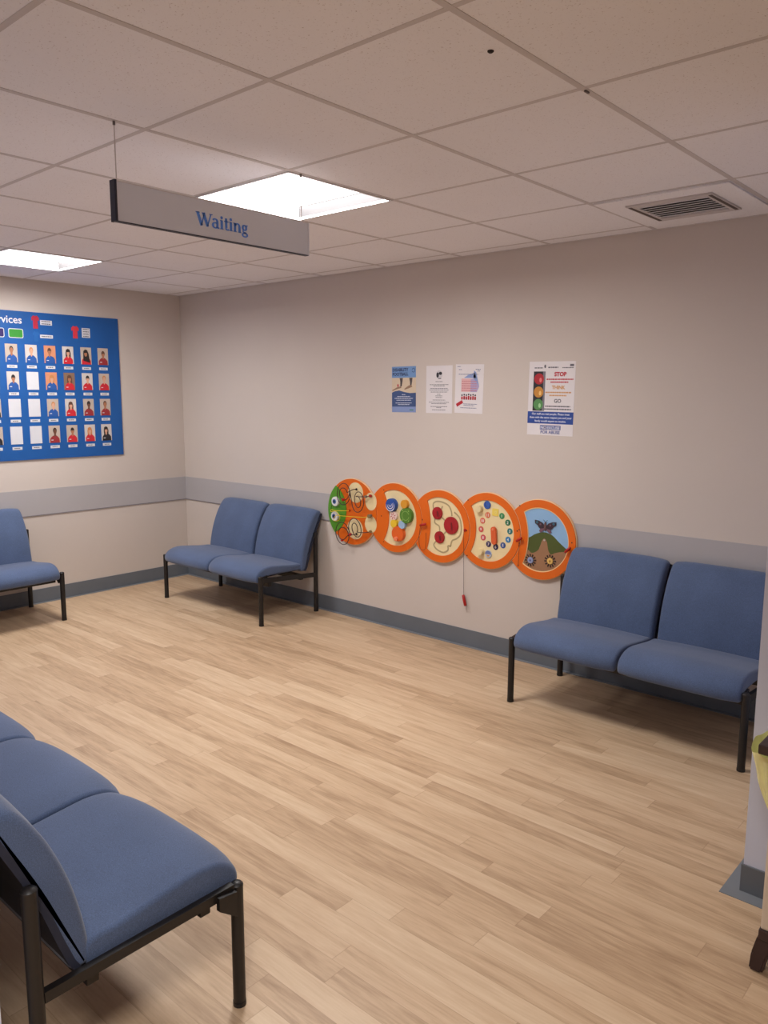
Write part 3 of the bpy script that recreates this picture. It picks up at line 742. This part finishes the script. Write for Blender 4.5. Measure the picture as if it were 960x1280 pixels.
def flat(name, polys, m, t, d=.0013, mp=on_back):
    bm = bmesh.new()
    for p in polys: poly(bm, p, d-.0004, d, mp)
    return finish(bm, name, m, t)
# 1: football poster
t = sheet('blue and sand A4 poster with white lines of print, leftmost of the posters', 2.505, 1.623, .205, .297, math.radians(-.5), paint('poster_sand', (214, 194, 168)))
flat('title_band', [rect(-.1025, .076, .1025, .1485)], paint('poster_sky', (112, 150, 200)), t)
text_mesh([('DISABILITY', -.097, .118, .0275, 'LEFT', .0010), ('FOOTBALL', -.097, .090, .0275, 'LEFT', .0010)], .0016, on_back, 'lettering', paint('poster_navy', (38, 52, 96)), t)
bm = bmesh.new(); ribbon(bm, arc(.082, .122, .012, .012, 200, 520, 20), .003, .0012, .0017, on_back, (1, 1), (0, 0)); finish(bm, 'emblem', paint('poster_navy', (38, 52, 96)), t)
wave = [(-.1025, -.1485), (.1025, -.1485), (.1025, -.022), (.05, -.024), (.0, -.016), (-.04, -.006), (-.08, -.012), (-.1025, -.020)]
flat('wave_print', [wave], paint('poster_deepblue', (58, 80, 128)), t)
flat('foot_band', [rect(-.1025, -.1485, .1025, -.112)], paint('poster_lilac', (132, 150, 196)), t, .0016)
flat('leg_print', [[(-.036, .074), (-.008, .074), (-.012, .048), (-.018, .02), (-.030, .018), (-.030, .05)], [(.046, .074), (.074, .074), (.070, .048), (.066, .028), (.054, .026), (.052, .05)]], paint('leg_dark', (74, 62, 60)), t)
flat('shoe_print', [[(-.100, -.004), (-.06, .014), (-.028, .020), (-.020, .010), (-.06, .002), (-.098, -.010)], [(.004, .004), (.04, .024), (.064, .030), (.072, .016), (.04, .006), (.006, -.002)]], paint('shoe_tan', (150, 116, 92)), t)
flat('red_mark', [circ(-.050, .026, .006, 12, .010)], INKR, t, .0018)
bm = bmesh.new()
for v, a in ((-.034, .016), (-.046, .055), (-.058, .078), (-.070, .062), (-.088, .07), (-.098, .05)): scrib(bm, -a, a, v, .0042, on_back, .0019)
finish(bm, 'small_print', paint('print_pale', (214, 218, 232)), t)
flat('green_mark', [rect(.050, -.136, .082, -.130)], paint('mark_green', (60, 130, 100)), t, .0019)
# 2: plain notice
t = sheet('white A4 notice with a round black emblem and centred grey print, between two posters', 2.796, 1.622, .207, .297)
flat('emblem', [circ(0, .092, .025, 24, .027)], paint('emblem_grey', (206, 202, 206)), t)
flat('emblem_figure', [circ(-.012, .090, .010, 14, .017), circ(.010, .100, .013, 14, .010), rect(-.006, .066, .016, .071)], INKD, t, .0017)
bm = bmesh.new()
for v, a in ((.049, .028), (.030, .075), (.022, .045), (.006, .070), (-.004, .076), (-.016, .066), (-.030, .016), (-.040, .028), (-.050, .026), (-.066, .050), (-.080, .080), (-.089, .06), (-.107, .066), (-.114, .02), (-.128, .054)): scrib(bm, -a, a, v, .0036, on_back)
finish(bm, 'small_print', INK, t)
# 3: house poster
t = sheet('white poster with a pink and blue house drawing above small red figures', 3.027, 1.625, .210, .297, math.radians(1.2))
flat('house_wall', [rect(-.058, -.018, .012, .062)], paint('house_pink', (226, 178, 178)), t)
flat('house_roof', [[(-.040, .066), (.052, .066), (.040, .098), (-.01, .084)], [(.03, .066), (.074, .020), (.050, .100), (.034, .112)]], paint('house_blue', (140, 160, 206)), t, .0016)
flat('house_side', [[(.012, -.018), (.058, -.018), (.076, .016), (.040, .064), (.012, .06)]], paint('house_mauve', (176, 164, 200)), t, .0014)
bm = bmesh.new()
for k in range(5): scrib(bm, -.054, .06, -.010+k*.014, .004, on_back, .0019)
finish(bm, 'house_print', paint('house_ink', (196, 120, 130)), t)
fg = []
for k in range(7):
    x = -.050+k*.0165; hh = (.010, .016, .012, .020, .014, .018, .012)[k]
    fg.append(rrect(x-.006, -.066, x+.006, -.052+hh*.5, .003))
flat('figure_bodies', fg, INKR, t, .0016)
flat('figure_heads', [circ(-.050+k*.0165, -.044+(.010, .016, .012, .020, .014, .018, .012)[k]*.5, .0055, 12) for k in range(7)]+[rect(-.052+k*.0165, -.066, -.048+k*.0165, -.055) for k in (1, 2, 4, 6)], INKD, t, .0019)
c, s = math.cos(.5), math.sin(.5)
flat('red_stamp', [[(-.068+x*c-y*s, -.090+x*s+y*c) for x, y in rect(-.026, -.010, .026, .010)]], INKR, t)
bm = bmesh.new()
for v, a, b_ in ((.134, -.092, -.066), (.116, -.080, -.054), (.118, .045, .082), (.108, .060, .078), (.088, -.080, .066)): scrib(bm, a, b_, v, .004, on_back, .0018)
for v, a, b_ in ((-.092, -.040, .064), (-.101, -.036, .044), (-.116, -.06, .06)): scrib(bm, a, b_, v, .004, on_back)
finish(bm, 'small_print', paint('ink_slate', (112, 116, 148)), t)
# 4: traffic light poster
t = sheet('tall white poster with traffic lights, STOP THINK GO and a blue band', 3.594, 1.569, .293, .415, math.radians(.6))
flat('traffic_light', [rect(-.116, -.070, -.040, .152)], paint('signal_black', (36, 32, 38)), t)
flat('signal_backing', [[(-.056, .152), (-.040, .152), (-.040, -.070), (-.056, -.070), (-.050, .03)]], paint('signal_grey', (120, 116, 124)), t, .0016)
for k, (v, c, c2) in enumerate(((.110, (176, 28, 40), (226, 120, 120)), (.036, (200, 136, 50), (240, 196, 120)), (-.034, (84, 142, 78), (160, 206, 150)))):
    flat('lens', [circ(-.080, v, .031, 28)], paint('lens_%d' % k, c), t, .0018); flat('lens_gleam', [circ(-.070, v-.006, .008, 14, .013)], paint('gleam_%d' % k, c2), t, .0021)
text_mesh([('STOP', .054, .126, .031, 'CENTER', .0015)], .0014, on_back, 'lettering', INKR, t)
text_mesh([('THINK', .045, .054, .027, 'CENTER', .0010)], .0014, on_back, 'lettering', INKO, t)
text_mesh([('GO', .044, -.022, .029, 'CENTER', .0009)], .0014, on_back, 'lettering', INK, t)
for m_, ls in ((INKR, ((.108, -.032, .136), (.092, -.006, .106))), (INKO, ((.035, -.036, .128), (.018, -.010, .098))), (INK, ((-.043, -.034, .124), (-.059, -.042, .130)))):
    bm = bmesh.new()
    for v, a, b_ in ls: scrib(bm, a, b_, v, .0075, on_back)
    finish(bm, 'small_print', m_, t)
bm = bmesh.new(); scrib(bm, -.112, -.058, .172, .006, on_back); scrib(bm, -.024, .04, .174, .007, on_back); scrib(bm, .065, .136, .172, .005, on_back); poly(bm, rect(.112, .180, .136, .192), .0009, .0013, on_back); poly(bm, circ(-.044, .180, .006, 14, .010), .0009, .0013, on_back)
finish(bm, 'logo_print', INK, t)
flat('message_band', [rect(-.1462, -.142, .1462, -.074)], paint('band_blue', (36, 70, 150)), t)
text_mesh([('Our staff are real people. Please treat', .002, -.092, .0158, 'CENTER', .0003), ('them with the same respect you and your', .002, -.112, .0158, 'CENTER', .0003), ('family would expect to receive.', .002, -.132, .0158, 'CENTER', .0003)], .0016, on_back, 'lettering', paint('print_white', (226, 228, 240)), t)
flat('slogan_box', [rect(-.062, -.176, .070, -.151)], paint('slogan_blue', (70, 84, 150)), t)
flat('slogan_square', [rect(-.041, -.175, -.022, -.152)], paint('slogan_purple', (74, 52, 116)), t, .0015)
text_mesh([('N', -.059, -.172, .024, 'LEFT', .0006), ('EXCUSE', -.017, -.172, .0228, 'LEFT', .0006), ('O', -.040, -.172, .024, 'LEFT', .0006)], .0018, on_back, 'lettering', paint('print_white', (226, 228, 240)), t)
text_mesh([('FOR ABUSE', .004, -.198, .0245, 'CENTER', .0006)], .0014, on_back, 'lettering', paint('slogan_blue', (70, 84, 150)), t)

# ------------------------------------------------------------------ blue noticeboard of staff photos
nb = thing('noticeboard', 'large blue noticeboard of staff photos above the bench on the left wall', 'noticeboard', (0, -1.65, 1.10))
BY, BZ = -1.65, 1.10
B2 = lambda y, z: (y-BY, z-BZ)
bm = bmesh.new(); poly(bm, rect(-1.06, 0, 1.058, 1.08), .001, .011, on_left); finish(bm, 'board', M_boardblue, nb)
DB = .011
M_card = mat('card_white', (206, 206, 212), .7, noise=.02, nscale=9)
PHC = [M_card, paint('photo_wall', (186, 170, 158)), paint('photo_orange', (206, 138, 104)), paint('photo_brown', (128, 100, 84)), paint('skin_light', (206, 156, 130)), paint('skin_tan', (168, 112, 82)), paint('skin_dark', (104, 66, 50)),
       paint('hair_dark', (38, 30, 30)), paint('hair_brown', (92, 60, 46)), paint('hair_fair', (192, 130, 78)), paint('shirt_blue', (36, 84, 158)), paint('shirt_red', (196, 34, 48)), paint('shirt_black', (34, 32, 40)), paint('photo_pale', (200, 192, 188)), paint('shirt_maroon', (150, 44, 50))]
IX = dict(white=0, wall=1, orange=2, brown=3, light=4, tan=5, dark=6, hdark=7, hbrown=8, hfair=9, blue=10, red=11, black=12, pale=13, maroon=14)
def photo(y, z, spec):
    bm = bmesh.new(); w_, h_ = .088, .130
    u0, v0 = B2(y, z)                                  # top left
    def at(a, b): return (u0+a*w_, v0-h_+b*h_)
    if spec is None:
        poly(bm, rect(u0, v0-h_, u0+w_, v0), DB, DB+.0012, on_left, 0)
    else:
        bg, skin, hair, style, shirt = spec
        poly(bm, rect(u0, v0-h_, u0+w_, v0), DB, DB+.0012, on_left, IX[bg])
        cx = .5+rnd.uniform(-.05, .05); hy = .64+rnd.uniform(-.03, .04)
        E = lambda x, y_, rx, ry, n=16: [at(x+rx*math.cos(2*PI*i/n), y_+ry*math.sin(2*PI*i/n)) for i in range(n)]
        if style == 'long': poly(bm, [at(cx-.20, .30), at(cx+.22, .26), at(cx+.24, hy), at(cx+.15, hy+.20), at(cx-.02, hy+.24), at(cx-.17, hy+.18), at(cx-.22, hy)], DB, DB+.0015, on_left, IX[hair])
        if style == 'scarf': poly(bm, [at(cx-.24, .22), at(cx+.38, .10), at(cx+.28, hy), at(cx+.15, hy+.22), at(cx-.05, hy+.25), at(cx-.2, hy+.15)], DB, DB+.0024, on_left, IX[hair])
        poly(bm, [at(.08, .0), at(.94, .0), at(.92, .24), at(.78, .36), at(cx+.10, .43), at(cx-.10, .43), at(.24, .36), at(.10, .24)], DB, DB+.0018, on_left, IX[shirt])
        poly(bm, [at(cx-.09, .42), at(cx, .33), at(cx+.09, .42), at(cx+.08, .52), at(cx-.08, .52)], DB, DB+.0021, on_left, IX[skin])
        if style in ('short', 'crop'): poly(bm, E(cx, hy+.05, .165, .17), DB, DB+.0023, on_left, IX[hair])
        poly(bm, E(cx, hy-.01, .135, .155), DB, DB+.0027, on_left, IX[skin])
        if style != 'crop': poly(bm, [at(cx-.14, hy+.05), at(cx+.14, hy+.05), at(cx+.10, hy+.17), at(cx, hy+.20), at(cx-.10, hy+.17)], DB, DB+.0029, on_left, IX[hair])
        if style != 'scarf': poly(bm, [at(.2, .14), at(.38, .14), at(.38, .18), at(.2, .18)], DB, DB+.0021, on_left, IX['white'])
    finish(bm, 'photo', PHC, nb)
    bm = bmesh.new(); a = u0+.008; v1 = v0-h_-.020
    poly(bm, rect(a, v1-.021, a+.072, v1), DB, DB+.0012, on_left, 0); scrib(bm, a+.014, a+.056, v1-.010, .006, on_left, DB+.0016, mi=1)
    finish(bm, 'name_label', [M_card, INK], nb)
GRID = [
 [('wall', 'tan', 'hdark', 'short', 'black'), ('wall', 'tan', 'hdark', 'crop', 'blue'), ('pale', 'light', 'hfair', 'crop', 'blue'), ('orange', 'tan', 'hbrown', 'short', 'blue'), ('pale', 'light', 'hdark', 'long', 'red'), ('wall', 'tan', 'hdark', 'scarf', 'red'), ('wall', 'tan', 'hbrown', 'short', 'maroon')],
 [('wall', 'light', 'hbrown', 'short', 'blue'), ('pale', 'tan', 'hdark', 'short', 'blue'), None, ('orange', 'light', 'hfair', 'long', 'blue'), ('brown', 'tan', 'hbrown', 'long', 'red'), ('pale', 'light', 'hdark', 'short', 'red'), ('wall', 'light', 'hfair', 'crop', 'red')],
 [('wall', 'light', 'hdark', 'short', 'black'), None, None, ('wall', 'light', 'hfair', 'crop', 'blue'), ('pale', 'light', 'hbrown', 'long', 'red'), ('wall', 'dark', 'hdark', 'short', 'maroon'), ('wall', 'tan', 'hbrown', 'crop', 'maroon')],
 [('wall', 'light', 'hdark', 'short', 'black'), None, None, ('wall', 'dark', 'hdark', 'crop', 'maroon'), ('wall', 'tan', 'hdark', 'short', 'red'), ('pale', 'light', 'hfair', 'long', 'red'), ('pale', 'light', 'hdark', 'long', 'black')]]
for z, row in zip((1.944, 1.747, 1.549, 1.349), GRID):
    for y, sp_ in zip((-1.634, -1.492, -1.348, -1.207, -1.066, -.920, -.779), row): photo(y, z, sp_)
def shirt_icon(y0, z1, y1, z0, m):
    u0, v1 = B2(y0, z1); u1, v0 = B2(y1, z0); a = lambda x, y_: (u0+(u1-u0)*x, v0+(v1-v0)*y_)
    flat('shirt_icon', [[a(.2, 0), a(.82, 0), a(.80, .62), a(.98, .58), a(1.0, .80), a(.72, .98), a(.58, .93), a(.42, .93), a(.28, .98), a(0, .80), a(.03, .58), a(.2, .62)]], m, nb, DB+.001, on_left)
shirt_icon(-1.288, 2.160, -1.230, 2.062, paint('icon_maroon', (176, 36, 62)))
shirt_icon(-.985, 2.104, -.925, 2.008, paint('icon_red', (206, 48, 62)))
shirt_icon(-1.283, 2.045, -1.234, 1.97, paint('icon_blue', (24, 92, 164)))
def caption(y0, z1, y1, z0, n):
    u0, v1 = B2(y0, z1); u1, v0 = B2(y1, z0); bm = bmesh.new(); poly(bm, rect(u0, v0, u1, v1), DB, DB+.0012, on_left, 0)
    for k in range(n):
        v = v1-(v1-v0)*(k+.5)/n; scrib(bm, u0+.010, u1-.010, v, min(.007, (v1-v0)/n*.5), on_left, DB+.0016, mi=1)
    finish(bm, 'caption_label', [M_card, INK], nb)
caption(-1.223, 2.127, -1.134, 2.092, 2); caption(-1.229, 2.021, -1.132, 1.997, 1); caption(-.901, 2.090, -.834, 2.018, 4)
for y0, y1, c, nm in ((-1.460, -1.353, (52, 140, 50), 'tile_green'), (-1.600, -1.489, (46, 28, 96), 'tile_purple')):
    u0, v0 = B2(y0, 1.987); u1, v1 = B2(y1, 2.054)
    bm = bmesh.new(); poly(bm, rrect(u0, v0, u1, v1, .012), DB, DB+.0012, on_left, 0); poly(bm, rrect(u0+.005, v0+.005, u1-.005, v1-.005, .009), DB, DB+.0018, on_left, 1)
    finish(bm, 'colour_tile', [M_card, paint(nm, c)], nb)
text_mesh([('Services', *B2(-1.357, 2.092), .076, 'RIGHT', .0008)], DB+.001, on_left, 'lettering', M_white, nb)

# ------------------------------------------------------------------ cabinet and bag at the right edge
cb = thing('cabinet', 'small cream cabinet with dark brown top and splayed feet at the lower right edge', 'cabinet', (5.58, -1.69, 0))
M_brown = mat('dark_brown_plastic', (58, 40, 38), .4, noise=.08, nscale=14); M_creamc = mat('cream_panel', (214, 198, 178), .5, noise=.03, nscale=5)
box('body', (-.237, .237, -.135, .135, .135, .645), M_creamc, cb, .006)
box('top', (-.270, .270, -.165, .165, .645, .672), M_brown, cb, .005)
box('base', (-.240, .240, -.14, .14, .105, .135), M_brown, cb, .004)
for sx in (-1, 1):
    for sy in (-1, 1):
        bm = bmesh.new()
        sec = [(.212, .12, .125, .024), (.222, .125, .10, .024), (.236, .13, .05, .021), (.243, .132, .0, .017)]
        rings = []
        for x, y, z, h in sec:
            rings.append([bm.verts.new((sx*x+a*h, sy*(y-.02)+b*.022, z)) for a, b in ((-1, -1), (1, -1), (1, 1), (-1, 1))])
        for i in range(3):
            for j in range(4): bm.faces.new((rings[i][j], rings[i][(j+1) % 4], rings[i+1][(j+1) % 4], rings[i+1][j]))
        bm.faces.new(rings[0]); bm.faces.new(rings[-1])
        bmesh.ops.recalc_face_normals(bm, faces=bm.faces)
        bmesh.ops.bevel(bm, geom=list(bm.edges), offset=.005, segments=2, affect='EDGES')
        ft = finish(bm, 'foot', M_brown, cb)
        bm = bmesh.new(); tube(bm, [(sx*.19, sy*.10-.012, .028), (sx*.19, sy*.10+.012, .028)], .027, 18); finish(bm, 'caster', mat('caster_grey', (120, 116, 114), .5, noise=.05), ft)
# yellow bag hanging by its gathered rim at the cabinet's front left corner
bm = bmesh.new()
NR, NA = 22, 40; rings = []
rb = random.Random(3); ph = [rb.uniform(0, 6.28) for _ in range(6)]
for i in range(NR):
    t_ = i/(NR-1); z = .624-.20*t_
    rx = .036*(1-t_)**.7+.003; ry = .125*(1-.45*t_)
    ring = []
    for j in range(NA):
        a = 2*PI*j/NA; c_, s_ = math.cos(a), math.sin(a)
        k = 1+(.10*math.sin(7*a+ph[0]+t_*4)+.06*math.sin(11*a+ph[1]-t_*6))*min(1, .25+2*t_)*(1-t_*.6)
        ring.append(bm.verts.new((-rx+rx*c_*(k if c_ < 0 else 1), ry*s_*k, z+.007*math.sin(5*a+ph[3])*(1-t_))))
    rings.append(ring)
for i in range(NR-1):
    for j in range(NA): bm.faces.new((rings[i][j], rings[i][(j+1) % NA], rings[i+1][(j+1) % NA], rings[i+1][j]))
bm.faces.new(rings[-1])
M_bag = mat('yellow_film', (252, 248, 186), .25, noise=.08, nscale=16, bump=.4, bscale=30)
nt = M_bag.node_tree; nt.nodes['Principled BSDF'].inputs['Subsurface Weight'].default_value = .25; nt.nodes['Principled BSDF'].inputs['Subsurface Radius'].default_value = (.02, .02, .01)
tag(finish(bm, 'plastic_bag', M_bag, None, True, loc=(5.3405, -1.69, 0)), 'crumpled yellow plastic bag hanging at the brown-topped cabinet', 'bag')

# ------------------------------------------------------------------ camera
F, CXm, CYm, CZm, yaw, pitch, roll = 984.03, 5.8776, -3.9942, 1.5862, .7257, -.1475, .0032
cy, sy = math.cos(yaw), math.sin(yaw)
fwd = Vector((-sy*math.cos(pitch), cy*math.cos(pitch), math.sin(pitch))); right = Vector((cy, sy, 0)); up = right.cross(fwd)
r2 = right*math.cos(roll)+up*math.sin(roll); u2 = up*math.cos(roll)-right*math.sin(roll)
cam = bpy.data.cameras.new('camera'); co = bpy.data.objects.new('camera', cam); COL.objects.link(co)
cam.sensor_fit = 'HORIZONTAL'; cam.sensor_width = 36; cam.lens = 36*F/960; cam.clip_start = .02
co.matrix_world = Matrix(((r2.x, u2.x, -fwd.x, CXm), (r2.y, u2.y, -fwd.y, CYm), (r2.z, u2.z, -fwd.z, CZm), (0, 0, 0, 1)))
scn.camera = co

# ------------------------------------------------------------------ world and tone
wd_ = bpy.data.worlds.new('world'); scn.world = wd_; wd_.use_nodes = True
wd_.node_tree.nodes['Background'].inputs[0].default_value = (.9, .8, .72, 1); wd_.node_tree.nodes['Background'].inputs[1].default_value = .03
scn.view_settings.view_transform = 'Standard'
scn.view_settings.look = 'None'
scn.view_settings.exposure = -.07
